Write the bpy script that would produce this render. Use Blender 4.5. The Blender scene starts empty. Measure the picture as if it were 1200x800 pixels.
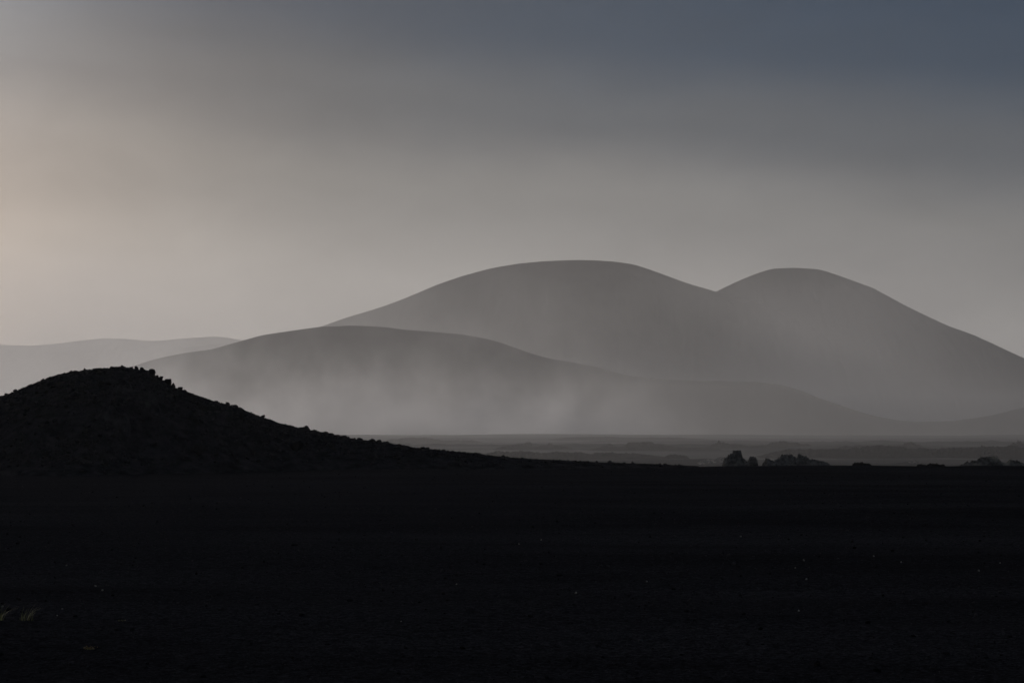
import bpy, math, random
import numpy as np

random.seed(7)
RNG = np.random.default_rng(11)
SC = bpy.context.scene
COL = SC.collection
F = 70.0 / 36.0 * 1200.0          # focal length in pixels of the 1200 px wide photograph
CAM_Z = 2.4
PITCH = math.atan((498 - 400) / F)
SUN_AZ = math.radians(-21)        # left of the view, +x is right, +y is away
SUN_EL = math.radians(17)

# ------------------------------------------------------------------ noise
def _hash(ix, iy, s):
    h = (ix.astype(np.int64) * 374761393 + iy.astype(np.int64) * 668265263 + s * 1442695041) & 0x7fffffff
    h = ((h ^ (h >> 13)) * 1274126177) & 0x7fffffff
    h = (h ^ (h >> 16)) & 0x7fffffff
    return (h % 100003) / 100003.0

def vnoise(x, y, s=0):
    x = np.asarray(x, float); y = np.asarray(y, float)
    ix = np.floor(x); iy = np.floor(y)
    fx = x - ix; fy = y - iy
    fx = fx * fx * fx * (fx * (fx * 6 - 15) + 10); fy = fy * fy * fy * (fy * (fy * 6 - 15) + 10)
    a = _hash(ix, iy, s); b = _hash(ix + 1, iy, s); c = _hash(ix, iy + 1, s); d = _hash(ix + 1, iy + 1, s)
    return (a + (b - a) * fx) * (1 - fy) + (c + (d - c) * fx) * fy

def fbm(x, y, s=0, octv=4, gain=0.5):
    t = 0; amp = 1.0; tot = 0
    for k in range(octv):
        t = t + amp * (vnoise(x * 2.03 ** k + 17.3 * k, y * 2.03 ** k - 9.1 * k, s + k) * 2 - 1)
        tot += amp; amp *= gain
    return t / tot

def ridged(x, y, s=0, octv=4):
    t = 0; amp = 1.0; tot = 0
    for k in range(octv):
        n = 1 - np.abs(vnoise(x * 2.1 ** k + 5.7 * k, y * 2.1 ** k + 3.3 * k, s + k) * 2 - 1)
        t = t + amp * n * n; tot += amp; amp *= 0.5
    return t / tot

def worley(x, y, s=0):
    """distance to the nearest cell point and that cell's random value"""
    x = np.asarray(x, float); y = np.asarray(y, float)
    ix = np.floor(x); iy = np.floor(y)
    best = np.full(x.shape, 9.0); val = np.zeros(x.shape)
    for dx in (-1, 0, 1):
        for dy in (-1, 0, 1):
            cx = ix + dx; cy = iy + dy
            px = cx + _hash(cx, cy, s + 1); py = cy + _hash(cx, cy, s + 2)
            d = np.hypot(x - px, y - py)
            m = d < best
            best = np.where(m, d, best); val = np.where(m, _hash(cx, cy, s + 3), val)
    return best, val

def sstep(a, b, x):
    t = np.clip((np.asarray(x, float) - a) / (b - a), 0, 1)
    return t * t * (3 - 2 * t)

# ------------------------------------------------------------------ camera geometry: where things stand, read off the photograph
def ray(px, py):
    u = (px - 600) / F; v = (400 - py) / F
    return np.array([u, math.cos(PITCH) - v * math.sin(PITCH), math.sin(PITCH) + v * math.cos(PITCH)])

def at(px, py, D):
    d = ray(px, py)
    return np.array([0, 0, CAM_Z]) + d * (D / d[1])

# ------------------------------------------------------------------ terrain heights
PLAIN = -16.0
def ground_z(x, y):
    x = np.asarray(x, float); y = np.asarray(y, float)
    ye = 115.5 - 0.06 * np.clip(x, -36, 36) + 3.0 * fbm(x / 15, y * 0 + 3.1, 41, 4)
    s = np.maximum(0, y - ye)
    z = PLAIN * (1 - np.exp(-(s / 100.0) ** 2))
    r = np.hypot(x, y)
    near = np.exp(-(s / 40.0) ** 2)
    z = z + near * (0.17 * fbm(x / 20 + 3, y / 8, 1, 3) + 0.03 * fbm(x / 3, y / 1.3, 5, 3))
    z = z + near * np.exp(-r / 55) * 0.014 * fbm(x / 0.28, y / 0.28, 9, 2)
    far = sstep(120, 420, s)
    fade = 1 - 0.6 * sstep(2300, 3800, y)
    z = z + far * fade * (3.4 * fbm(x / 500 + 7, y / 185, 21, 3) + 1.7 * fbm(x / 108, y / 50, 25, 4))
    rough = sstep(0.42, 0.72, vnoise(x / 320 + 2.2, y / 185 + 8.1, 33)) * (1 - sstep(2300, 3100, y))
    z = z + far * rough * 3.6 * (ridged(x / 40, y / 34, 37, 4) - 0.35)
    z = z + 5.0 * np.exp(-((y - 2980) / 170.0) ** 2) * (0.85 + 0.3 * fbm(x / 420, y * 0, 47, 3))     # low lip of the plain; the dust rises behind it
    return z

MOUND_PX = np.array([(-330, 545), (-240, 532), (-150, 512), (-70, 487), (0, 467.5), (19, 460.5), (35, 454), (50, 448), (67, 441.5), (85, 436), (107, 433), (135, 431),
    (150, 430), (165, 432), (178, 435), (188, 443), (200, 449), (206, 453), (220, 457.5), (240, 464), (260, 470.5), (280, 475), (300, 483), (325, 492), (350, 499),
    (365, 501.5), (387, 506), (412, 511), (437, 514), (455, 516.5), (480, 521), (512, 525), (537, 528), (575, 531), (600, 533.2), (630, 535.5), (675, 538.5), (712, 540.5), (760, 542.5), (820, 545)], float)
MOUND_D = 115.0
_mp = np.array([at(a, b, MOUND_D) for a, b in MOUND_PX])
def mound_rise(x, y):
    zc = np.interp(x, _mp[:, 0], _mp[:, 2], left=-0.3, right=-0.3)
    h = np.maximum(zc - 0.09 * sstep(0.3, 2.0, zc), 0.0)
    w = 3 + 2.25 * h
    y0 = MOUND_D + 1.3 * np.sin(x / 11.5)
    t = np.clip((y - y0) / w, -1, 1)
    g = (1 - t * t) ** 1.9
    body = h * g
    amp = np.clip(body, 0, 1.5) / 1.5
    side = np.where(t < 0, 1.0, 0.6) * sstep(0.05, 0.45, np.abs(t))
    n = 0.24 * fbm(x / 3.3, y / 2.7, 51, 4) * side + 0.09 * fbm(x / 0.5, y / 0.42, 55, 4) + 0.06 * (ridged(x / 0.42, y / 0.36, 58, 3) - 0.45)
    return body + amp * n - 0.07 * (1 - sstep(0, 0.25, body))

def surf_z(x, y):
    g = ground_z(x, y)
    x = np.asarray(x, float); y = np.asarray(y, float)
    inside = (x > -58) & (x < 15) & (y > 96) & (y < 137)
    return np.where(inside, np.maximum(g, g + mound_rise(x, y)), g)

def hit(px, py, d0=9.0, d1=5200.0):
    """where the line of sight through a photograph point meets the ground"""
    d = ray(px, py); d = d / d[1]
    ts = np.concatenate([np.arange(d0, 240, 0.05), np.arange(240, d1, 1.0)])
    ts = ts[(ts >= d0) & (ts <= d1)]
    z = CAM_Z + d[2] * ts
    h = surf_z(d[0] * ts, ts)
    k = np.argmax(z < h)
    if not (z < h).any(): k = len(ts) - 1
    return np.array([d[0] * ts[k], ts[k], h[k]])

# ------------------------------------------------------------------ mesh helpers
def mesh_obj(name, verts, faces, mats, smooth=False):
    verts = np.asarray(verts, np.float32); faces = np.asarray(faces, np.int32)
    me = bpy.data.meshes.new(name)
    n, m, k = len(verts), len(faces), faces.shape[1]
    me.vertices.add(n); me.vertices.foreach_set('co', verts.ravel())
    me.loops.add(m * k); me.loops.foreach_set('vertex_index', faces.ravel())
    me.polygons.add(m)
    me.polygons.foreach_set('loop_start', np.arange(0, m * k, k, dtype=np.int32))
    me.polygons.foreach_set('loop_total', np.full(m, k, np.int32))
    me.polygons.foreach_set('use_smooth', np.full(m, smooth, bool))
    me.update(calc_edges=True)
    me.materials.append(mats)
    o = bpy.data.objects.new(name, me); COL.objects.link(o)
    return o

def grid_faces(nr, nc):
    i = np.arange(nr - 1)[:, None] * nc + np.arange(nc - 1)[None, :]
    return np.stack([i, i + 1, i + nc + 1, i + nc], -1).reshape(-1, 4)

def tag(o, label, cat, group=None, kind=None):
    o['label'] = label; o['category'] = cat
    if group: o['group'] = group
    if kind: o['kind'] = kind
    return o

def ico(sub):
    import bmesh
    bm = bmesh.new(); bmesh.ops.create_icosphere(bm, subdivisions=sub, radius=1.0)
    v = np.array([p.co[:] for p in bm.verts]); f = np.array([[q.index for q in p.verts] for p in bm.faces])
    bm.free(); return v, f
ICO = {k: ico(k) for k in (1, 2, 4, 5)}

def noise3(p, s, f):
    return (vnoise(p[:, 0] * f + 31, p[:, 1] * f + p[:, 2] * f * 0.7, s) + vnoise(p[:, 1] * f - 8, p[:, 2] * f + p[:, 0] * f * 0.6, s + 5) + vnoise(p[:, 2] * f + 3, p[:, 0] * f - p[:, 1] * f * 0.5, s + 9)) / 1.5 - 1

def rock_shape(seed, sub=4, cuts=14, rough=0.16):
    """an angular clinker block inside the unit ball: a ball cut by random planes, then broken up"""
    rg = np.random.default_rng(seed)
    v, f = ICO[sub]; v = v.copy()
    if sub > 2:      # squarer than a ball, like a broken block
        a = rg.normal(size=(3, 3)); qm, _ = np.linalg.qr(a); v = v @ qm
        v = v / (np.abs(v).max(1, keepdims=True) ** 0.75)
    for k in range(cuts):
        n = rg.normal(size=3); n /= np.linalg.norm(n)
        d = rg.uniform(0.34, 0.74)
        over = np.maximum(0, v @ n - d)
        v = v - over[:, None] * n[None, :] * rg.uniform(0.8, 1.0)
    if sub > 2:
        r = 1 + rough * noise3(v, seed, 2.4) + rough * 0.6 * noise3(v, seed + 3, 6.0) + rough * 0.4 * noise3(v, seed + 6, 14.0)
        v = v * r[:, None]
    else:
        v = v * (1 + rough * 0.9 * rg.normal(size=(len(v), 1)))
    return v, f

# ------------------------------------------------------------------ materials
def new_mat(name):
    m = bpy.data.materials.new(name); m.use_nodes = True
    return m, m.node_tree.nodes, m.node_tree.links

def rocky(name, c0, c1, scale, bump, bscale, patch=None, rough=0.95, streak=None):
    m, N, L = new_mat(name)
    b = N['Principled BSDF']; b.inputs['Roughness'].default_value = rough; b.inputs['Specular IOR Level'].default_value = 0.0
    tc = N.new('ShaderNodeTexCoord')
    src = tc.outputs['Object']
    geo = N.new('ShaderNodeNewGeometry'); src = geo.outputs['Position']
    n1 = N.new('ShaderNodeTexNoise'); n1.inputs['Scale'].default_value = scale; n1.inputs['Detail'].default_value = 8; n1.inputs['Roughness'].default_value = 0.62
    L.new(src, n1.inputs['Vector'])
    cr = N.new('ShaderNodeValToRGB'); e = cr.color_ramp.elements
    e[0].position = 0.34; e[0].color = (*c0, 1); e[1].position = 0.68; e[1].color = (*c1, 1)
    L.new(n1.outputs['Fac'], cr.inputs['Fac'])
    out = cr.outputs['Color']
    if streak:                                    # wind-laid bands of coarser, paler and finer, darker ash
        mp = N.new('ShaderNodeMapping'); mp.inputs['Scale'].default_value = (0.035, 0.16, 0.05); mp.inputs['Rotation'].default_value = (0, 0, 0.10)
        L.new(src, mp.inputs['Vector'])
        ns = N.new('ShaderNodeTexNoise'); ns.inputs['Scale'].default_value = 1.0; ns.inputs['Detail'].default_value = 7; ns.inputs['Roughness'].default_value = 0.68
        L.new(mp.outputs[0], ns.inputs['Vector'])
        rs = N.new('ShaderNodeValToRGB'); q = rs.color_ramp.elements
        q[0].position = 0.36; q[0].color = (streak[0],) * 3 + (1,); q[1].position = 0.66; q[1].color = (streak[1],) * 3 + (1,)
        L.new(ns.outputs['Fac'], rs.inputs['Fac'])
        mu = N.new('ShaderNodeMix'); mu.data_type = 'RGBA'; mu.blend_type = 'MULTIPLY'; mu.inputs[0].default_value = 1
        L.new(out, mu.inputs[6]); L.new(rs.outputs['Color'], mu.inputs[7]); out = mu.outputs[2]
        ng = N.new('ShaderNodeTexNoise'); ng.inputs['Scale'].default_value = 26; ng.inputs['Detail'].default_value = 4; ng.inputs['Roughness'].default_value = 0.8
        L.new(src, ng.inputs['Vector'])
        rg = N.new('ShaderNodeValToRGB'); q = rg.color_ramp.elements
        q[0].position = 0.40; q[0].color = (0.35, 0.35, 0.35, 1); q[1].position = 0.62; q[1].color = (1.9, 1.9, 1.9, 1)
        L.new(ng.outputs['Fac'], rg.inputs['Fac'])
        mg = N.new('ShaderNodeMix'); mg.data_type = 'RGBA'; mg.blend_type = 'MULTIPLY'; mg.inputs[0].default_value = 1
        L.new(out, mg.inputs[6]); L.new(rg.outputs['Color'], mg.inputs[7]); out = mg.outputs[2]
    if patch:
        n2 = N.new('ShaderNodeTexNoise'); n2.inputs['Scale'].default_value = patch[1]; n2.inputs['Detail'].default_value = 6
        L.new(src, n2.inputs['Vector'])
        r2 = N.new('ShaderNodeValToRGB'); r2.color_ramp.elements[0].position = patch[2]; r2.color_ramp.elements[1].position = patch[3]
        L.new(n2.outputs['Fac'], r2.inputs['Fac'])
        mx = N.new('ShaderNodeMix'); mx.data_type = 'RGBA'
        L.new(r2.outputs['Color'], mx.inputs[0]); L.new(out, mx.inputs[6]); mx.inputs[7].default_value = (*patch[0], 1); out = mx.outputs[2]
    L.new(out, b.inputs['Base Color'])
    nb = N.new('ShaderNodeTexNoise'); nb.inputs['Scale'].default_value = bscale; nb.inputs['Detail'].default_value = 10; nb.inputs['Roughness'].default_value = 0.7
    L.new(src, nb.inputs['Vector'])
    bp = N.new('ShaderNodeBump'); bp.inputs['Strength'].default_value = 0.9; bp.inputs['Distance'].default_value = bump
    L.new(nb.outputs['Fac'], bp.inputs['Height']); L.new(bp.outputs[0], b.inputs['Normal'])
    return m

M_ASH = rocky('black_ash', (0.0085, 0.009, 0.0105), (0.025, 0.025, 0.029), 9.0, 0.05, 14.0, streak=(0.7, 1.3))
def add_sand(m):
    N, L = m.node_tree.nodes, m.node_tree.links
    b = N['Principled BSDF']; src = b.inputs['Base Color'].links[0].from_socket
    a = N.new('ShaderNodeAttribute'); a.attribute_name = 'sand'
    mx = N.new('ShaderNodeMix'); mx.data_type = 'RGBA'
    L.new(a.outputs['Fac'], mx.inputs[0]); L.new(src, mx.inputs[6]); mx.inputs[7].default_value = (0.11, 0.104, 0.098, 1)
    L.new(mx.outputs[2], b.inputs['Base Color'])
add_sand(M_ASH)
M_MOUND = rocky('ash_and_clinker', (0.007, 0.007, 0.008), (0.044, 0.043, 0.046), 1.6, 0.10, 5.0)
M_ROCK = rocky('black_clinker', (0.010, 0.0095, 0.010), (0.030, 0.029, 0.030), 3.0, 0.06, 7.0)
M_LEDGE = rocky('ledge_lava', (0.016, 0.016, 0.018), (0.075, 0.073, 0.076), 2.6, 0.10, 6.0)
M_OUT = rocky('brown_lava', (0.06, 0.056, 0.052), (0.27, 0.245, 0.215), 3.6, 0.12, 5.0, patch=((0.40, 0.355, 0.28), 0.55, 0.56, 0.66))
M_PLAINROCK = rocky('grey_lava', (0.012, 0.0115, 0.011), (0.028, 0.026, 0.025), 0.5, 0.2, 1.0)
M_HILL = rocky('hill_cinder', (0.014, 0.0135, 0.013), (0.050, 0.047, 0.044), 0.008, 2.5, 0.035)
M_PALE = rocky('pale_pumice', (0.26, 0.24, 0.21), (0.48, 0.45, 0.38), 40.0, 0.004, 90.0)

def leaf_mat(name, c0, c1):
    m, N, L = new_mat(name)
    b = N['Principled BSDF']; b.inputs['Roughness'].default_value = 0.7
    oi = N.new('ShaderNodeNewGeometry')
    cr = N.new('ShaderNodeValToRGB'); cr.color_ramp.elements[0].color = (*c0, 1); cr.color_ramp.elements[1].color = (*c1, 1)
    L.new(oi.outputs['Random Per Island'], cr.inputs['Fac']); L.new(cr.outputs['Color'], b.inputs['Base Color'])
    return m
M_GRASS = leaf_mat('dry_grass', (0.16, 0.155, 0.045), (0.44, 0.42, 0.17))
M_RUBBLE = leaf_mat('loose_clinker', (0.005, 0.005, 0.005), (0.060, 0.057, 0.058)); M_RUBBLE.node_tree.nodes['Principled BSDF'].inputs['Specular IOR Level'].default_value = 0.0
M_WEED = leaf_mat('yellow_leaves', (0.20, 0.12, 0.035), (0.42, 0.30, 0.10))

# ------------------------------------------------------------------ ground: one sheet to the horizon
ang = np.concatenate([np.radians(np.linspace(-180, -26, 40, endpoint=False)), np.radians(np.linspace(-26, 22, 760, endpoint=False)), np.radians(np.linspace(22, 180, 40))])
rad = np.concatenate([np.array([0.3, 1, 3, 6, 9, 11]), np.geomspace(13, 110, 430, endpoint=False), np.linspace(110, 330, 130, endpoint=False),
                      np.geomspace(330, 4400, 320, endpoint=False), np.geomspace(4400, 13500, 30)])
R, A = np.meshgrid(rad, ang, indexing='ij')
X = R * np.sin(A); Y = R * np.cos(A)
V = np.stack([X, Y, ground_z(X, Y)], -1).reshape(-1, 3)
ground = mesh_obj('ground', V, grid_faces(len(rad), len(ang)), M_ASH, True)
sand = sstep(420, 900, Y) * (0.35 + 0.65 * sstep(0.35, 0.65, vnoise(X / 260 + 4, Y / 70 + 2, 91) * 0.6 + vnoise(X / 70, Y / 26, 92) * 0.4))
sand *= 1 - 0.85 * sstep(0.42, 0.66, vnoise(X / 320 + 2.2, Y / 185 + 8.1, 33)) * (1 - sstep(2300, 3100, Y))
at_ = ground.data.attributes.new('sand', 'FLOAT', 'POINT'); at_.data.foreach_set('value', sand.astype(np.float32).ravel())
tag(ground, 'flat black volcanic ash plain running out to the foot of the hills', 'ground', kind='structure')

gx = np.linspace(-57, 14, 640); gy = np.concatenate([np.linspace(97, 123, 320), np.linspace(123.25, 136, 50)])
X, Y = np.meshgrid(gx, gy, indexing='xy')
V = np.stack([X, Y, ground_z(X, Y) + mound_rise(X, Y)], -1).reshape(-1, 3)
mound = mesh_obj('foreground_hill', V, grid_faces(len(gy), len(gx)), M_MOUND, False)
tag(mound, 'low black rocky mound rising at the left of the dark plain', 'hill', kind='structure')

# ------------------------------------------------------------------ hills
def hill(name, pts, D, label, wander=0.0, slope=2.3, seed=0, base=PLAIN - 6, rows=110, power=1.6):
    pts = np.array(pts, float)
    px = np.linspace(pts[0, 0], pts[-1, 0], 420)
    # smooth the traced crest a little so it has no kinks
    py = np.interp(px, pts[:, 0], pts[:, 1])
    k = np.hanning(9); k /= k.sum()
    pp = np.pad(py, 4, mode='edge'); py = np.convolve(pp, k, 'valid')
    py = py + 0.5 * fbm(px / 34 + seed * 7, px * 0, 80 + seed, 4)
    Ds = D + wander * np.sin((px - px[0]) / (px[-1] - px[0]) * math.pi * 1.3 + seed)
    C = np.array([at(a, b, d) for a, b, d in zip(px, py, Ds)])
    h = np.maximum(C[:, 2] - base, 1.0)
    W = 60 + slope * h
    # widen the foot evenly so that neighbouring columns agree
    kk = np.hanning(61); kk /= kk.sum()
    W = np.convolve(np.pad(W, 30, mode='edge'), kk, 'valid')
    t = np.linspace(-1, 1, rows)
    T, I = np.meshgrid(t, np.arange(len(px)), indexing='ij')
    g = (1 - T * T) ** power
    Xh = C[I, 0]; Yh = Ds[I] + T * W[I]
    side = sstep(0.04, 0.4, np.abs(T)) * (1 - sstep(0.8, 1.0, np.abs(T)))
    n = side * h[I] * (0.06 * fbm(Xh / 160, Yh / 260, 60 + seed, 4) + 0.022 * ridged(Xh / 34, Yh / 120, 70 + seed, 3))
    Zh = base + h[I] * g + n
    o = mesh_obj(name, np.stack([Xh, Yh, Zh], -1).reshape(-1, 3), grid_faces(rows, len(px)), M_HILL, True)
    return tag(o, label, 'hill', kind='structure')

hill('hill', [(-120, 503), (-60, 487), (0, 470), (60, 455), (120, 439), (160, 428), (187, 419.5), (218, 413.5), (250, 409.5), (277, 401.5), (308, 393), (340, 388), (376, 383), (412, 381.5), (448, 383), (475, 386.5),
    (511, 389), (542, 392), (565, 396), (587, 401.5), (610, 410), (632, 417), (655, 422), (700, 430), (732, 439.5), (768, 444), (840, 446.5), (885, 447.5), (912, 450), (934, 456), (957, 465.5),
    (993, 478), (1020, 486.5), (1047, 492), (1070, 494.2), (1110, 493.5), (1140, 492), (1170, 495.5), (1210, 500), (1260, 506)], 3820,
    'low rounded dark hill spreading across the middle, in front of the tall ones', wander=60, slope=2.0, seed=1)
hill('hill', [(60, 490), (150, 458), (250, 424), (330, 398), (376, 383), (412, 371), (448, 360), (475, 350), (511, 335), (542, 324), (574, 315.5), (610, 309), (637, 306.8), (673, 305.3), (700, 306),
    (718, 307.3), (741, 310), (759, 316), (795, 329.5), (838, 342.5), (880, 354), (960, 380), (1050, 415), (1130, 450), (1230, 490)], 5300,
    'broad tall hill with a long rounded summit, left of the notch', wander=40, slope=1.75, seed=2)
hill('hill', [(560, 480), (640, 440), (740, 392), (790, 366), (838, 342), (862, 330.5), (885, 321.5), (903, 315.6), (930, 314.6), (955, 315.6), (970, 320), (1015, 336), (1056, 357.5), (1110, 383),
    (1137, 392.5), (1164, 404.6), (1200, 421), (1260, 450), (1330, 482), (1370, 496)], 5600,
    'conical hill with a small flat summit, right of the notch', wander=40, slope=1.75, seed=3)
hill('hill', [(1040, 502), (1075, 497), (1105, 494.5), (1137, 490.5), (1162, 486.5), (1200, 477.5), (1240, 466), (1290, 455), (1340, 452), (1400, 460), (1500, 490), (1540, 503)], 3700,
    'low hill shoulder rising out of the frame at the right edge', wander=20, slope=2.0, seed=4)
hill('hill', [(-420, 455), (-300, 432), (-180, 412), (-80, 404), (0, 404), (37, 405.5), (70, 403), (100, 399), (125, 396.5), (150, 397.5), (180, 400), (215, 397), (250, 394.5), (262, 395), (280, 398), (330, 409), (420, 440), (560, 490)], 10000,
    'very faint distant ridge fading into bright haze at the left', wander=200, slope=2.6, seed=5)
hill('hill', [(60, 470), (110, 446), (162, 426), (190, 415), (225, 406.5), (262, 402), (300, 400), (350, 405), (430, 430), (560, 480)], 8200,
    'faint nearer spur below the distant ridge, just left of the dark hill', wander=100, slope=2.6, seed=6)

# ------------------------------------------------------------------ stuff: rubble on the mound, gravel on the ash
def scatter(name, pts, sizes, mat, label, cat, protos, sub):
    shp = [rock_shape(900 + k, sub, 5, 0.10) for k in range(protos)]
    vs, fs, off = [], [], 0
    for k, (p, s) in enumerate(zip(pts, sizes)):
        v, f = shp[k % protos]
        a = RNG.uniform(0, 6.283); c, q = math.cos(a), math.sin(a)
        sc = s * RNG.uniform(0.7, 1.25, 3) * np.array([1, 1, 0.8])
        w = v * sc
        w = np.stack([w[:, 0] * c - w[:, 1] * q, w[:, 0] * q + w[:, 1] * c, w[:, 2] + 0.25 * s], -1) + p
        vs.append(w); fs.append(f + off); off += len(v)
    o = mesh_obj(name, np.concatenate(vs), np.concatenate(fs), mat)
    return tag(o, label, cat, kind='stuff')

n = 36000
x = RNG.uniform(-37, 10, n); y = RNG.uniform(99.5, 120, n)
rise = mound_rise(x, y)
keep = (rise > 0.07) & (RNG.uniform(0, 1, n) < (0.35 + 0.65 * sstep(0.35, 0.6, vnoise(x / 3.6, y / 3, 88))) * (0.12 + 0.88 * sstep(0.1, 0.9, rise)))
x, y = x[keep], y[keep]
sz = np.minimum(0.034 * (1 - RNG.uniform(0, 0.9985, len(x))) ** -0.40, 0.15)
sz = np.minimum(sz, 0.03 + 0.45 * mound_rise(x, y).clip(0))
scatter('rubble', np.stack([x, y, surf_z(x, y)], -1), sz, M_RUBBLE, 'loose dark lava rubble strewn over the slopes of the black mound', 'rubble', 10, 2)

n = 17000
r = np.exp(RNG.uniform(math.log(16), math.log(111), n)); a = np.radians(RNG.uniform(-19, 19, n))
x, y = r * np.sin(a), r * np.cos(a)
sz = np.minimum(0.0055 * (r / 18) ** 0.5 * (1 - RNG.uniform(0, 0.998, n)) ** -0.38, 0.045)
keep = mound_rise(x, y) < 0.18
scatter('gravel', np.stack([x, y, surf_z(x, y)], -1)[keep], sz[keep], M_RUBBLE, 'fine black gravel scattered over the ash of the foreground', 'gravel', 8, 1)

# ------------------------------------------------------------------ single boulders on the mound
def boulder(px, py, wpx, hpx, seed, label, group, mat=None, D=None, sink=0.45, name='lava_boulder', cat='boulder', deep=0.9, sub=4, rough=0.16):
    if D is None: p = hit(px, py + hpx * 0.5)
    else:
        p = at(px, py + hpx * 0.5, D)
        p = np.array([p[0], D, float(surf_z(p[0], D))])
    s = p[1] / F
    v, f = rock_shape(seed, sub, 13, rough * 0.75)
    ext = v.max(0) - v.min(0)
    sc = np.array([wpx * s / ext[0], wpx * s * deep / ext[1], hpx * s * (1 + sink) / ext[2]])
    v = (v - (v.max(0) + v.min(0)) / 2) * sc
    v[:, 2] += hpx * s * (1 + sink) * 0.5 - hpx * s * sink
    o = mesh_obj(name, v, f, mat or M_ROCK)
    o.location = p
    return tag(o, label, cat, group)

G1 = 'boulders on the black mound'
boulder(145, 430, 8.5, 6.5, 1, 'squared lava block on the very top of the black mound', G1, D=MOUND_D - 0.360)
boulder(160, 430.5, 4.5, 4, 2, 'knobby small boulder on the crest, just right of the summit block', G1, D=MOUND_D - 0.48)
boulder(153.5, 430, 5, 3.5, 3, 'flat boulder wedged between the summit block and the knobby small boulder', G1, D=MOUND_D - 0.48)
boulder(166, 431.5, 5, 4.5, 4, 'pointed small boulder on the crest, between the knobby one and the overhanging block', G1, D=MOUND_D - 0.48)
boulder(178, 435.5, 9, 7, 5, 'large overhanging block at the broken right shoulder of the crest', G1, D=MOUND_D - 0.48)
boulder(183.5, 439, 5, 4, 6, 'small block jutting out under the large overhanging block', G1, D=MOUND_D - 0.48)
boulder(188, 444, 6.5, 5, 7, 'blocky boulder in the step below the jutting block', G1, D=MOUND_D - 0.42)
boulder(197, 446.5, 8, 6, 8, 'wide boulder on the lower step of the broken crest', G1, D=MOUND_D - 0.42)
boulder(203, 451, 5.5, 6, 9, 'upright boulder at the end of the broken crest, where the smooth slope begins', G1, D=MOUND_D - 0.42)
boulder(211, 453.5, 6, 3.6, 10, 'low boulder just right of the upright one, on the smooth slope', G1, D=MOUND_D - 0.36)
boulder(267, 470.5, 5, 3.4, 11, 'low boulder on the skyline halfway down the right slope', G1, D=MOUND_D - 0.36)
boulder(276, 472.5, 7, 3.6, 12, 'long flat boulder on the skyline, just right of the halfway one', G1, D=MOUND_D - 0.36)
boulder(308, 485, 6, 3.6, 13, 'rounded boulder on the skyline between the long flat one and the square block', G1, D=MOUND_D - 0.36)
boulder(360, 498, 7.5, 6.5, 14, 'square block standing up alone from the skyline low on the right slope', G1, D=MOUND_D - 0.36)
boulder(352, 499, 5, 3.5, 15, 'small boulder leaning on the left of the lone square block', G1, D=MOUND_D - 0.36)
boulder(382, 503.5, 5, 2.6, 16, 'small boulder on the skyline just right of the lone square block', G1, D=MOUND_D - 0.36)
boulder(421, 511, 5, 2.8, 17, 'small skyline boulder on the thin right tail of the mound', G1, D=MOUND_D - 0.36)
boulder(348, 521, 16, 9, 18, 'dark hunched boulder on the lower right face of the mound', G1)
boulder(232, 524, 18, 8, 19, 'broad dark boulder near the foot of the mound, below its summit', G1)
boulder(70, 440.5, 5, 2.8, 20, 'small boulder on the skyline of the left slope', G1, D=MOUND_D - 0.36)
boulder(675, 538.2, 4, 2.4, 21, 'tiny stone on the skyline far along the tail of the mound', G1, D=MOUND_D - 0.36)

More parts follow.
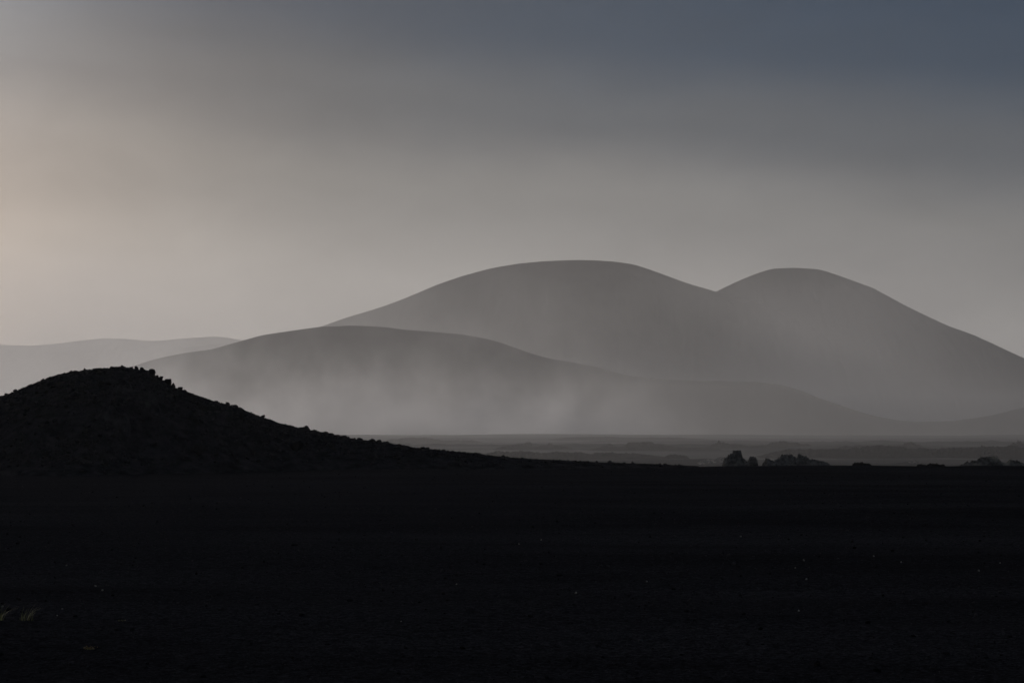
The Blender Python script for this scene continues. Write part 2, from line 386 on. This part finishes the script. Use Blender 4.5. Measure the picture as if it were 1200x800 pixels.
# ------------------------------------------------------------------ lava outcrops, each one connected sheet of broken rock
def outcrop(px, top, base_py, wpx, peaks, seed, label, group, D=None, mat=None, name='lava_outcrop', cat='outcrop', block=0.9, depth=0.5, nx=150, ny=70, jag=0.6, plateau=0.0):
    """peaks: (position along the width 0..1, height 0..1, spread 0..1)"""
    if D is None: c = hit(px, base_py)
    else:
        c = at(px, base_py, D); c = np.array([c[0], D, float(surf_z(c[0], D))])
    s = c[1] / F
    w = wpx * s
    ztop = at(px, top, c[1])[2]
    zb = max(at(px, base_py + 0.5, c[1])[2], float(c[2]))
    ped = zb - c[2]
    H = max(ztop - zb, 0.12)
    d = w * depth
    u = np.linspace(0, 1, nx); t = np.linspace(0, 1, ny)
    U, T = np.meshgrid(u, t, indexing='xy')
    Xl = (U - 0.5) * w; Yl = (T - 0.5) * d
    prof = np.zeros_like(U)
    for k, (pc, ph, ps) in enumerate(peaks):
        tt = 0.5 + 0.14 * math.sin(seed * 3.1 + k * 2.0)
        q = ((U - pc) / ps) ** 2 + ((T - tt) / 0.34) ** 2
        prof = np.maximum(prof, ph * np.exp(-(q * 0.9) ** 1.5))
    prof = np.maximum(prof, 0.36 * np.exp(-((U - 0.5) / 0.42) ** 4 - ((T - 0.5) / 0.36) ** 4))
    prof = prof * (0.86 + 0.34 * (ridged(U * nx / 30.0, T * 2.0, seed + 61, 4) - 0.35))
    edge = sstep(0, 0.10, U) * sstep(0, 0.10, 1 - U) * sstep(0, 0.14, T) * sstep(0, 0.14, 1 - T)
    dd, val = worley(Xl / (block * H * 0.42), Yl / (block * H * 0.42), seed)
    d2, val2 = worley(Xl / (block * H * 0.17) + 0.3 * dd, Yl / (block * H * 0.17), seed + 20)
    brk = 0.5 * (val - 0.5) + 0.42 * (val2 - 0.5) + 0.75 * (ridged(Xl / (H * 0.5) + 0.8 * dd, Yl / (H * 0.4), seed + 40, 5) - 0.42)
    z = prof * (1 + jag * brk * 1.5) * edge + jag * 0.14 * edge * (val2 - 0.35) * sstep(0.02, 0.2, prof)
    if plateau: z = np.minimum(z, plateau * (1 + 0.08 * fbm(Xl / (H * 0.4), Yl / (H * 0.4), seed + 50, 3)))
    z = z / max(z.max(), 1e-3)
    gz = surf_z(Xl + c[0], Yl + c[1]) - c[2]
    core = sstep(0, 0.2, U) * sstep(0, 0.2, 1 - U) * sstep(0, 0.2, T) * sstep(0, 0.2, 1 - T)
    Z = z * H + ped * core - 0.12 * (1 - core) - 0.03 + gz * (1 - core)
    o = mesh_obj(name, np.stack([Xl, Yl, Z], -1).reshape(-1, 3), grid_faces(ny, nx), mat or M_OUT)
    o.location = c
    return tag(o, label, cat, group)

# on the face of the mound
outcrop(160, 450, 466, 62, [(0.25, 1.0, 0.25), (0.6, 0.75, 0.3)], 3, 'broken lava ledge on the face of the mound right under its summit', G1, mat=M_LEDGE, depth=0.35, jag=0.6)
outcrop(132, 474, 492, 46, [(0.4, 1.0, 0.3), (0.75, 0.6, 0.25)], 4, 'dark jagged lump of lava below the summit ledge of the mound', G1, mat=M_LEDGE, depth=0.5, jag=0.6)

G2 = 'lava outcrops just past the edge of the dark ash'
outcrop(860, 526.5, 544, 36, [(0.60, 1.25, 0.2), (0.43, 0.72, 0.2), (0.26, 0.45, 0.2)], 11, 'tall dark lava stack with a steep right side, behind the edge of the ash', G2, D=157, jag=0.3, depth=0.8, block=0.5, plateau=0.95)
outcrop(879, 533.5, 544, 26, [(0.62, 1.0, 0.22), (0.2, 0.55, 0.2)], 12, 'small dark rock knob right beside the tall lava stack', G2, D=159, jag=0.5, depth=0.8)
outcrop(934, 530.5, 545, 112, [(0.40, 1.0, 0.13), (0.54, 0.94, 0.11), (0.16, 0.72, 0.12), (0.28, 0.62, 0.12), (0.66, 0.58, 0.18), (0.82, 0.3, 0.2)], 13, 'long brown lava ridge with several lumpy crests, right of the tall stack', G2, D=161, jag=0.55, depth=0.4, block=0.9, nx=240)
outcrop(1010, 540.0, 546, 34, [(0.4, 1.0, 0.3), (0.7, 0.7, 0.2)], 14, 'low flat black lava heap, right of the long brown ridge', G2, D=146, mat=M_ROCK, depth=0.7)
outcrop(1091, 541.5, 546, 46, [(0.25, 0.7, 0.2), (0.55, 1.0, 0.2), (0.85, 0.8, 0.14)], 15, 'low crumbly black lava heap, left of the right-hand lava heap', G2, D=146, mat=M_ROCK, depth=0.6)
outcrop(1163, 532.5, 547, 104, [(0.42, 1.0, 0.17), (0.54, 0.98, 0.13), (0.30, 0.78, 0.14), (0.72, 0.84, 0.11), (0.16, 0.4, 0.16), (0.85, 0.55, 0.2)], 16, 'big dark lava heap near the right edge, behind the edge of the ash', G2, D=154, jag=0.6, depth=0.5, nx=240)
boulder(1174, 541.5, 9, 10, 24, 'black upright boulder leaning against the front of the right-hand lava heap', G2, D=149, sink=0.5)
outcrop(838, 534, 541.5, 44, [(0.7, 1.0, 0.2), (0.4, 0.6, 0.25)], 17, 'low greyish lava hump seen just left of the tall stack', G2, mat=M_OUT, depth=0.5)
outcrop(792, 531, 537, 34, [(0.4, 1.0, 0.3), (0.7, 0.8, 0.25)], 18, 'thin dark lava lip on the plain left of the tall stack', G2, mat=M_PLAINROCK, depth=0.5)
outcrop(1072, 538.5, 542, 14, [(0.5, 1.0, 0.3)], 19, 'tiny dark rock on the plain above the crumbly heap', G2, mat=M_OUT, depth=0.6)

G3 = 'lava outcrops out on the hazy plain'
outcrop(612, 517.5, 523, 26, [(0.75, 1.0, 0.2), (0.4, 0.7, 0.25)], 31, 'small stepped outcrop on the hazy plain, leftmost of the row', G3, mat=M_PLAINROCK)
outcrop(644, 518, 523.5, 16, [(0.5, 1.0, 0.28)], 32, 'small rounded hump on the plain, second from the left of the row', G3, mat=M_PLAINROCK)
outcrop(714, 519.5, 524, 22, [(0.55, 1.0, 0.2), (0.3, 0.5, 0.3)], 33, 'little pointed outcrop just left of the flat topped one', G3, mat=M_PLAINROCK)
outcrop(753, 517.5, 525, 66, [(0.35, 1.0, 0.16), (0.55, 1.0, 0.2), (0.75, 0.6, 0.2)], 34, 'wide flat topped outcrop in the middle of the hazy plain', G3, mat=M_PLAINROCK, plateau=0.82, jag=0.2)
outcrop(847, 515.0, 524, 40, [(0.42, 1.0, 0.1), (0.55, 0.75, 0.14), (0.3, 0.6, 0.18), (0.75, 0.35, 0.2)], 35, 'pointed hazy outcrop standing behind the tall dark stack', G3, mat=M_PLAINROCK)
outcrop(924, 516.0, 522, 58, [(0.2, 0.9, 0.14), (0.4, 1.0, 0.16), (0.62, 0.8, 0.16), (0.85, 0.5, 0.14)], 36, 'long low hazy outcrop behind the brown lava ridge', G3, mat=M_PLAINROCK)
outcrop(1066, 516.8, 524, 36, [(0.55, 1.0, 0.16), (0.4, 0.8, 0.16), (0.2, 0.4, 0.2), (0.75, 0.5, 0.16)], 37, 'lumpy hazy outcrop far above the low crumbly heap', G3, mat=M_PLAINROCK)
outcrop(1194, 514.8, 522, 22, [(0.5, 1.0, 0.14), (0.3, 0.5, 0.2)], 38, 'small knob on the hazy plain touching the right frame edge', G3, mat=M_PLAINROCK)
outcrop(1165, 523.0, 530, 60, [(0.3, 0.8, 0.2), (0.65, 1.0, 0.22)], 39, 'broad dark swell of lava behind the right-hand lava heap', G3, mat=M_PLAINROCK, jag=0.25)
outcrop(1000, 521, 526, 44, [(0.3, 0.8, 0.2), (0.65, 1.0, 0.2)], 40, 'low dark lip of lava on the plain between the brown ridge and lumpy outcrop', G3, mat=M_PLAINROCK, jag=0.25)

G5 = 'long low lava ridges on the hazy plain'
LR = dict(name='lava_ridge', cat='ridge', mat=M_PLAINROCK, jag=0.3, nx=320, ny=60, depth=0.28)
outcrop(1075, 520.5, 535, 390, [(0.2, 0.7, 0.16), (0.4, 0.85, 0.16), (0.58, 0.8, 0.16), (0.75, 0.95, 0.16), (0.9, 1.0, 0.12)], 51, 'longest low dark ridge of lava, crossing the right side of the plain', G5, **LR)
outcrop(672, 527, 537, 240, [(0.2, 1.0, 0.2), (0.45, 0.9, 0.2), (0.7, 0.75, 0.2)], 52, 'low dark ridge across the plain just above the thin tail of the mound', G5, **LR)
outcrop(770, 521.5, 527, 170, [(0.2, 0.8, 0.2), (0.5, 1.0, 0.2), (0.8, 0.7, 0.16)], 53, 'low broken ridge running under the flat topped outcrop', G5, **LR)
outcrop(628, 520.5, 526, 110, [(0.3, 1.0, 0.2), (0.65, 0.9, 0.2)], 54, 'low ridge under the two leftmost outcrops of the plain', G5, **LR)
outcrop(880, 519.5, 525, 120, [(0.3, 1.0, 0.2), (0.65, 0.8, 0.2)], 55, 'thin ridge on the plain between the pointed outcrop and the long low one', G5, **LR)
outcrop(955, 530, 536, 150, [(0.3, 0.8, 0.2), (0.65, 1.0, 0.2)], 56, 'low ridge directly behind the long brown lava ridge', G5, **LR)
outcrop(740, 511, 515, 210, [(0.3, 1.0, 0.25), (0.65, 0.8, 0.25)], 57, 'very faint ridge far out on the plain, below the dust', G5, **LR)
outcrop(500, 512, 519, 150, [(0.4, 1.0, 0.25), (0.75, 0.6, 0.2)], 58, 'faint low ridge on the plain just above the right slope of the mound', G5, **LR)

# ------------------------------------------------------------------ pale stones
G4 = 'pale pebbles on the black ash'
peb = [(78, 662, 1.5, 'tiny pale pebble on black ash, topmost at the far left'),
       (112, 686, 2.0, 'pale pebble on black ash, upper one of a close pair at the left'),
       (120, 691, 2.0, 'pale pebble on black ash, lower one of a close pair at the left'),
       (3, 710, 2.0, 'pale pebble on black ash at the left edge, above a grass tuft'),
       (73, 713, 1.7, 'pale pebble on black ash, just right of the grass tufts'),
       (67, 721, 1.6, 'faint pebble on black ash, level with the foot of the grass tufts'),
       (608, 637, 1.3, 'tiny faint pebble in mid foreground, left one of a spaced pair'),
       (634, 632, 1.5, 'tiny faint pebble in mid foreground, right one of a spaced pair'),
       (675, 694, 2.2, 'lone bright pebble near the middle of the dark foreground'),
       (535, 684, 1.4, 'small faint pebble left of the lone bright middle one'),
       (758, 681, 1.5, 'small faint pebble right of the lone bright middle one'),
       (470, 728, 1.4, 'faint pebble nearest the bottom in the middle left foreground'),
       (868, 628, 1.6, 'small pebble highest up on the right half of the ash'),
       (942, 656, 2.2, 'bright pebble, uppermost of a loose trio at the right'),
       (932, 665, 1.5, 'dim pebble, leftmost of a loose trio at the right'),
       (945, 678, 2.0, 'bright pebble, lowest of a loose trio at the right'),
       (1024, 651, 1.6, 'small pebble, between the right trio and a wide flat pebble'),
       (1056, 658, 2.0, 'wide flat pebble right of the trio and the small single one'),
       (1147, 668, 2.2, 'bright pebble near the right edge of the ash'),
       (1172, 659, 1.5, 'dim pebble above right of the bright one near the right edge'),
       (936, 715, 2.0, 'bright pebble alone, lowest one on the right half')]
for k, (px, py, w, lab) in enumerate(peb):
    boulder(px, py, w * 1.15, w * 0.9, 300 + k, lab, G4, mat=M_PALE, name='pale_pebble', cat='pebble', sub=2, rough=0.08)

# ------------------------------------------------------------------ plants
def blades(n, h, spread, lean, seed, width=0.006):
    rg = np.random.default_rng(seed)
    vs, fs = [], []
    for k in range(n):
        a = rg.uniform(0, 6.283); r = spread * rg.uniform(0, 1) ** 0.7
        b = np.array([r * math.cos(a), r * math.sin(a) * 0.6, -0.01])
        L = h * rg.uniform(0.45, 1.05)
        az = rg.normal(0, 0.9) + lean
        out = rg.uniform(0.25, 1.0)
        segs = 6
        dirx = np.array([math.cos(az), math.sin(az) * 0.6, 0])
        side = np.array([-dirx[1], dirx[0], 0]) + np.array([rg.normal(0, .4), rg.normal(0, .4), 0]); side /= np.linalg.norm(side)
        i0 = len(vs)
        for j in range(segs + 1):
            q = j / segs
            c = b + dirx * L * out * (0.25 * q + 0.75 * q * q) + np.array([0, 0, L * (q - 0.35 * out * q * q)])
            wd = width * (1 - 0.92 * q) * 0.5
            vs.append(c - side * wd); vs.append(c + side * wd)
        for j in range(segs):
            a0 = i0 + 2 * j
            fs.append((a0, a0 + 1, a0 + 3, a0 + 2))
    return np.array(vs), np.array(fs)

def tuft(px, py, hpx, n, spread, lean, seed, label, group=None, name='grass_tuft', cat='grass tuft', mat=None, width=0.008):
    p = hit(px, py)
    s = p[1] / F
    v, f = blades(n, hpx * s, spread * s, lean, seed, width)
    o = mesh_obj(name, v, f, mat or M_GRASS)
    o.location = p
    return tag(o, label, cat, group)

tuft(31, 727, 24, 26, 9, 0.1, 5, 'sparse tuft of dry grass blades leaning right on black ash', 'dry grass tufts')
tuft(-1, 727, 25, 26, 7, 0.0, 6, 'dry grass tuft cut by the left frame edge', 'dry grass tufts')
tuft(142, 727.5, 4, 26, 5, 0.0, 7, 'very low withered plant on the ash right of the grass tufts', name='withered_plant', cat='plant', mat=M_GRASS)

def weed(px, py, label):
    p = hit(px, py); s = p[1] / F
    rg = np.random.default_rng(4)
    root = bpy.data.objects.new('small_plant', None); COL.objects.link(root); root.location = p
    tag(root, label, 'plant')
    v, f = blades(14, 4.5 * s, 5 * s, 0.3, 21, 0.006)
    st = mesh_obj('stem', v, f, M_GRASS); st.parent = root
    vs, fs = [], []
    for k in range(46):
        c = np.array([rg.normal(0, 3.6), rg.normal(0, 2.2), abs(rg.normal(1.2, 1.5))]) * s
        n = rg.normal(size=3); n /= np.linalg.norm(n)
        a = np.cross(n, [0.3, 0.2, 0.9]); a /= np.linalg.norm(a); b = np.cross(n, a)
        L = rg.uniform(0.6, 1.3) * s; i = len(vs)
        vs += [c - a * L, c + b * L * 0.45 + n * L * 0.12, c + a * L, c - b * L * 0.45 + n * L * 0.12]
        fs.append((i, i + 1, i + 2, i + 3))
    lf = mesh_obj('leaves', np.array(vs), np.array(fs), M_WEED); lf.parent = root
weed(104, 761, 'small low plant with yellowish leaves alone on black ash at lower left')

# ------------------------------------------------------------------ air: even haze round everything, and the dust blowing over the far plain
def box(name, x0, x1, y0, y1, z0, z1, mat):
    v = [(x0, y0, z0), (x1, y0, z0), (x1, y1, z0), (x0, y1, z0), (x0, y0, z1), (x1, y0, z1), (x1, y1, z1), (x0, y1, z1)]
    f = [(0, 3, 2, 1), (4, 5, 6, 7), (0, 1, 5, 4), (1, 2, 6, 5), (2, 3, 7, 6), (3, 0, 4, 7)]
    return mesh_obj(name, v, f, mat)

HAZE_D = 0.58e-4
ANISO = 0.5
def vol_mat(name, color, dens):
    m, N, L = new_mat(name)
    N.remove(N['Principled BSDF'])
    pv = N.new('ShaderNodeVolumePrincipled')
    pv.inputs['Color'].default_value = (*color, 1); pv.inputs['Density'].default_value = dens; pv.inputs['Anisotropy'].default_value = ANISO
    L.new(pv.outputs[0], N['Material Output'].inputs['Volume'])
    return m, N, L, pv
mh, *_ = vol_mat('haze_air', (0.955, 0.945, 0.94), HAZE_D)
tag(box('haze', -14500, 14500, -14000, 14500, -45, 465, mh), 'pale dusty haze filling the air over the plain and hills', 'haze', kind='stuff')

def dust(name, x0, x1, y0, y1, z0, z1, dens, scale_h, edges, nz, seed, label, lo=0.32, hi=0.72, floor=0.2, bumps=()):
    """dust: dense at the ground, thinning upwards in ragged plumes; edges = metres over which it thins towards its sides"""
    m, N, L, pv = vol_mat(name + '_air', (0.955, 0.945, 0.94), 0.0)
    geo = N.new('ShaderNodeNewGeometry')
    def M(op, a, b=None, c=None):
        n = N.new('ShaderNodeMath'); n.operation = op
        for i, v in enumerate((a, b, c)):
            if v is None: continue
            if isinstance(v, (int, float)): n.inputs[i].default_value = v
            else: L.new(v, n.inputs[i])
        return n.outputs[0]
    def SS(a, b, v):
        n = N.new('ShaderNodeMapRange'); n.interpolation_type = 'SMOOTHSTEP'
        n.inputs[1].default_value = a; n.inputs[2].default_value = b
        L.new(v, n.inputs[0]); return n.outputs[0]
    sp = N.new('ShaderNodeSeparateXYZ'); L.new(geo.outputs['Position'], sp.inputs[0])
    px, py, pz = sp.outputs
    def noise(sc, det, off):
        mp = N.new('ShaderNodeMapping'); mp.inputs['Scale'].default_value = sc; mp.inputs['Location'].default_value = off; mp.inputs['Rotation'].default_value = (0, 0.6, 0)
        L.new(geo.outputs['Position'], mp.inputs['Vector'])
        n = N.new('ShaderNodeTexNoise'); n.inputs['Scale'].default_value = 1.0; n.inputs['Detail'].default_value = det; n.inputs['Roughness'].default_value = 0.55
        L.new(mp.outputs[0], n.inputs['Vector']); return n.outputs['Fac']
    big = noise((1 / nz, 1 / (nz * 1.5), 1 / (nz * 1.2)), 1.0, (seed, seed * 2.3, 0))
    fine = noise((3.4 / nz, 1.6 / nz, 2.8 / nz), 5.0, (seed * 5, 0, seed))
    plume = SS(lo, hi, M('ADD', M('MULTIPLY', big, 0.6), M('MULTIPLY', fine, 0.4)))
    # height: the plumes stand taller where the dust is thick
    hh = M('MULTIPLY', M('ADD', plume, 0.35), scale_h)
    fall = M('EXPONENT', M('MULTIPLY', M('DIVIDE', M('SUBTRACT', pz, PLAIN), hh), -1.0))
    side = M('MULTIPLY', SS(x0, x0 + edges[0], px), SS(x1, x1 - edges[1], px))
    if bumps:                       # places along the plain where the wind lifts more of it
        acc = None
        for (bx, bw, ba) in bumps:
            q = M('DIVIDE', M('SUBTRACT', px, bx), bw)
            g = M('MULTIPLY', M('EXPONENT', M('MULTIPLY', M('MULTIPLY', q, q), -1.0)), ba)
            acc = g if acc is None else M('ADD', acc, g)
        side = M('MULTIPLY', side, acc)
    dep = M('MULTIPLY', SS(y0, y0 + edges[2], py), SS(z1, z1 * 0.6, pz))
    d = M('MULTIPLY', M('MULTIPLY', M('ADD', plume, floor), fall), M('MULTIPLY', side, dep))
    L.new(M('MULTIPLY', d, dens), pv.inputs['Density'])
    m.cycles.volume_step_rate = 0.25
    return tag(box(name, x0, x1, y0, y1, z0, z1, m), label, 'dust', kind='stuff')

dust('dust', -2000, 2000, 2960, 3850, -20, 330, 2.5e-2, 36, (500, 500, 160), 185, 3.7,
     'pale wind-blown dust drifting in plumes along the foot of the low dark hill', bumps=((-510, 260, 1.0), (-140, 260, 0.75), (20, 120, 0.36), (400, 1900, 0.008)))
dust('dust', -1900, 1300, 3950, 4600, -20, 460, 1.35e-3, 330, (450, 700, 200), 700, 9.1,
     'thin dust hanging between the low hill and the tall hills', lo=0.2, hi=0.8, floor=0.35, bumps=((-400, 520, 0.7), (-1350, 520, 2.9), (900, 900, 1.2)))

ml, *_ = vol_mat('low_dust_air', (0.955, 0.945, 0.94), 1.1e-4)
tag(box('dust', -9000, 9000, 260, 5600, -35, 75, ml), 'shallow layer of dusty air lying along the floor of the plain', 'dust', kind='stuff')

# ------------------------------------------------------------------ sky and light
w = bpy.data.worlds.new('World'); SC.world = w; w.use_nodes = True
N, L = w.node_tree.nodes, w.node_tree.links
for n_ in list(N): N.remove(n_)
out = N.new('ShaderNodeOutputWorld')
sky = N.new('ShaderNodeTexSky'); sky.sky_type = 'NISHITA'; sky.sun_disc = False
sky.sun_elevation = SUN_EL; sky.sun_rotation = SUN_AZ; sky.air_density = 1.2; sky.dust_density = 4.0
bg_sky = N.new('ShaderNodeBackground'); bg_sky.inputs['Strength'].default_value = 0.06
L.new(sky.outputs[0], bg_sky.inputs['Color'])
tc = N.new('ShaderNodeTexCoord')
def M(op, a, b=None, c=None, clamp=False):
    n = N.new('ShaderNodeMath'); n.operation = op; n.use_clamp = clamp
    for i, v in enumerate((a, b, c)):
        if v is None: continue
        if isinstance(v, (int, float)): n.inputs[i].default_value = v
        else: L.new(v, n.inputs[i])
    return n.outputs[0]
nrm = N.new('ShaderNodeVectorMath'); nrm.operation = 'NORMALIZE'; L.new(tc.outputs['Generated'], nrm.inputs[0])
sp = N.new('ShaderNodeSeparateXYZ'); L.new(nrm.outputs[0], sp.inputs[0])
elev = M('MULTIPLY', M('ARCSINE', sp.outputs[2]), 180 / math.pi)       # degrees
mp = N.new('ShaderNodeMapping'); mp.inputs['Scale'].default_value = (6, 6, 15); mp.inputs['Location'].default_value = (1.3, 0.2, 0.4)
L.new(nrm.outputs[0], mp.inputs['Vector'])
cn = N.new('ShaderNodeTexNoise'); cn.inputs['Scale'].default_value = 1.0; cn.inputs['Detail'].default_value = 8; cn.inputs['Roughness'].default_value = 0.55
L.new(mp.outputs[0], cn.inputs['Vector'])
ragged = M('MULTIPLY', M('SUBTRACT', cn.outputs['Fac'], 0.5), 1.8)
az = M('MULTIPLY', M('ARCTAN2', sp.outputs[0], sp.outputs[1]), 180 / math.pi)
# the base of the cloud deck sinks towards the right of the view
e2 = M('ADD', M('ADD', elev, ragged), M('MULTIPLY', M('MINIMUM', M('MAXIMUM', az, -30.0), 30.0), 0.10))
ramp = N.new('ShaderNodeValToRGB'); ramp.color_ramp.interpolation = 'EASE'
fac = M('DIVIDE', M('ADD', e2, 4.0), 40.0, clamp=True)
L.new(fac, ramp.inputs['Fac'])
cols = [(-4, (0.335, 0.322, 0.308)), (3.2, (0.335, 0.322, 0.308)), (6.5, (0.20, 0.197, 0.195)), (9.0, (0.085, 0.096, 0.112)), (11.5, (0.028, 0.051, 0.085)), (15.0, (0.015, 0.039, 0.078)), (24, (0.045, 0.062, 0.09)), (36, (0.10, 0.11, 0.135))]
el = ramp.color_ramp.elements
for k, (d, c) in enumerate(cols):
    e = el[k] if k < 2 else el.new(0.5)
    e.position = min(1, (d + 4) / 40.0); e.color = (*c, 1)
# brightening of the cloud round the hidden sun
sd = (math.sin(SUN_AZ) * math.cos(SUN_EL), math.cos(SUN_AZ) * math.cos(SUN_EL), math.sin(SUN_EL))
dp = N.new('ShaderNodeVectorMath'); dp.operation = 'DOT_PRODUCT'; L.new(nrm.outputs[0], dp.inputs[0]); dp.inputs[1].default_value = (math.sin(math.radians(-23)) * math.cos(math.radians(2.5)), math.cos(math.radians(-23)) * math.cos(math.radians(2.5)), math.sin(math.radians(2.5)))
sang = M('MULTIPLY', M('ARCCOSINE', M('MINIMUM', dp.outputs['Value'], 1.0)), 180 / math.pi)
q = M('DIVIDE', sang, 10.0)
glow = M('EXPONENT', M('MULTIPLY', M('MULTIPLY', q, q), -1.0))
gcol = N.new('ShaderNodeMix'); gcol.data_type = 'RGBA'; gcol.inputs[6].default_value = (0, 0, 0, 1); gcol.inputs[7].default_value = (0.30, 0.18, 0.095, 1)
L.new(glow, gcol.inputs[0])
add = N.new('ShaderNodeMix'); add.data_type = 'RGBA'; add.blend_type = 'ADD'; add.inputs[0].default_value = 1.0
L.new(ramp.outputs['Color'], add.inputs[6]); L.new(gcol.outputs[2], add.inputs[7])
gap = (math.sin(math.radians(-18)) * math.cos(math.radians(13.5)), math.cos(math.radians(-18)) * math.cos(math.radians(13.5)), math.sin(math.radians(13.5)))
dg = N.new('ShaderNodeVectorMath'); dg.operation = 'DOT_PRODUCT'; L.new(nrm.outputs[0], dg.inputs[0]); dg.inputs[1].default_value = gap
qg = M('DIVIDE', M('MULTIPLY', M('ARCCOSINE', M('MINIMUM', dg.outputs['Value'], 1.0)), 180 / math.pi), 5.5)
thin = M('EXPONENT', M('MULTIPLY', M('MULTIPLY', qg, qg), -1.0))
tcol = N.new('ShaderNodeMix'); tcol.data_type = 'RGBA'; tcol.inputs[6].default_value = (0, 0, 0, 1); tcol.inputs[7].default_value = (0.11, 0.155, 0.20, 1)
L.new(M('MULTIPLY', thin, M('ADD', cn.outputs['Fac'], 0.5)), tcol.inputs[0])
add2 = N.new('ShaderNodeMix'); add2.data_type = 'RGBA'; add2.blend_type = 'ADD'; add2.inputs[0].default_value = 1.0
L.new(add.outputs[2], add2.inputs[6]); L.new(tcol.outputs[2], add2.inputs[7]); add = add2
mp2 = N.new('ShaderNodeMapping'); mp2.inputs['Scale'].default_value = (13, 13, 30); mp2.inputs['Rotation'].default_value = (0, 0.35, 0)
L.new(nrm.outputs[0], mp2.inputs['Vector'])
cw = N.new('ShaderNodeTexNoise'); cw.inputs['Scale'].default_value = 1.0; cw.inputs['Detail'].default_value = 9; cw.inputs['Roughness'].default_value = 0.62; cw.inputs['Distortion'].default_value = 0.6
L.new(mp2.outputs[0], cw.inputs['Vector'])
bg_cloud = N.new('ShaderNodeBackground'); L.new(add.outputs[2], bg_cloud.inputs['Color'])
L.new(M('ADD', M('MULTIPLY', cw.outputs['Fac'], 0.34), 0.83), bg_cloud.inputs['Strength'])
cover = N.new('ShaderNodeMixShader'); cover.inputs[0].default_value = 0.985
L.new(bg_sky.outputs[0], cover.inputs[1]); L.new(bg_cloud.outputs[0], cover.inputs[2])
L.new(cover.outputs[0], out.inputs['Surface'])

sl = bpy.data.lights.new('sun', 'SUN'); sl.energy = 1.1; sl.angle = math.radians(8); sl.color = (1.0, 0.915, 0.85)
so = bpy.data.objects.new('sun', sl); COL.objects.link(so)
from mathutils import Vector
so.rotation_euler = Vector(sd).to_track_quat('Z', 'Y').to_euler()
so.location = (-200, 500, 300)

# ------------------------------------------------------------------ camera and render
cd = bpy.data.cameras.new('camera'); cd.lens = 70; cd.sensor_width = 36; cd.clip_start = 0.1; cd.clip_end = 60000
co = bpy.data.objects.new('camera', cd); COL.objects.link(co)
co.location = (0, 0, CAM_Z); co.rotation_euler = (math.pi / 2 + PITCH, 0, 0)
SC.camera = co
SC.render.engine = 'CYCLES'
SC.cycles.use_denoising = True
SC.cycles.volume_bounces = 1
SC.cycles.max_bounces = 4
SC.cycles.volume_max_steps = 256
SC.view_settings.view_transform = 'Standard'; SC.view_settings.look = 'None'; SC.view_settings.exposure = 0; SC.view_settings.gamma = 1
SC.view_settings.use_curve_mapping = False
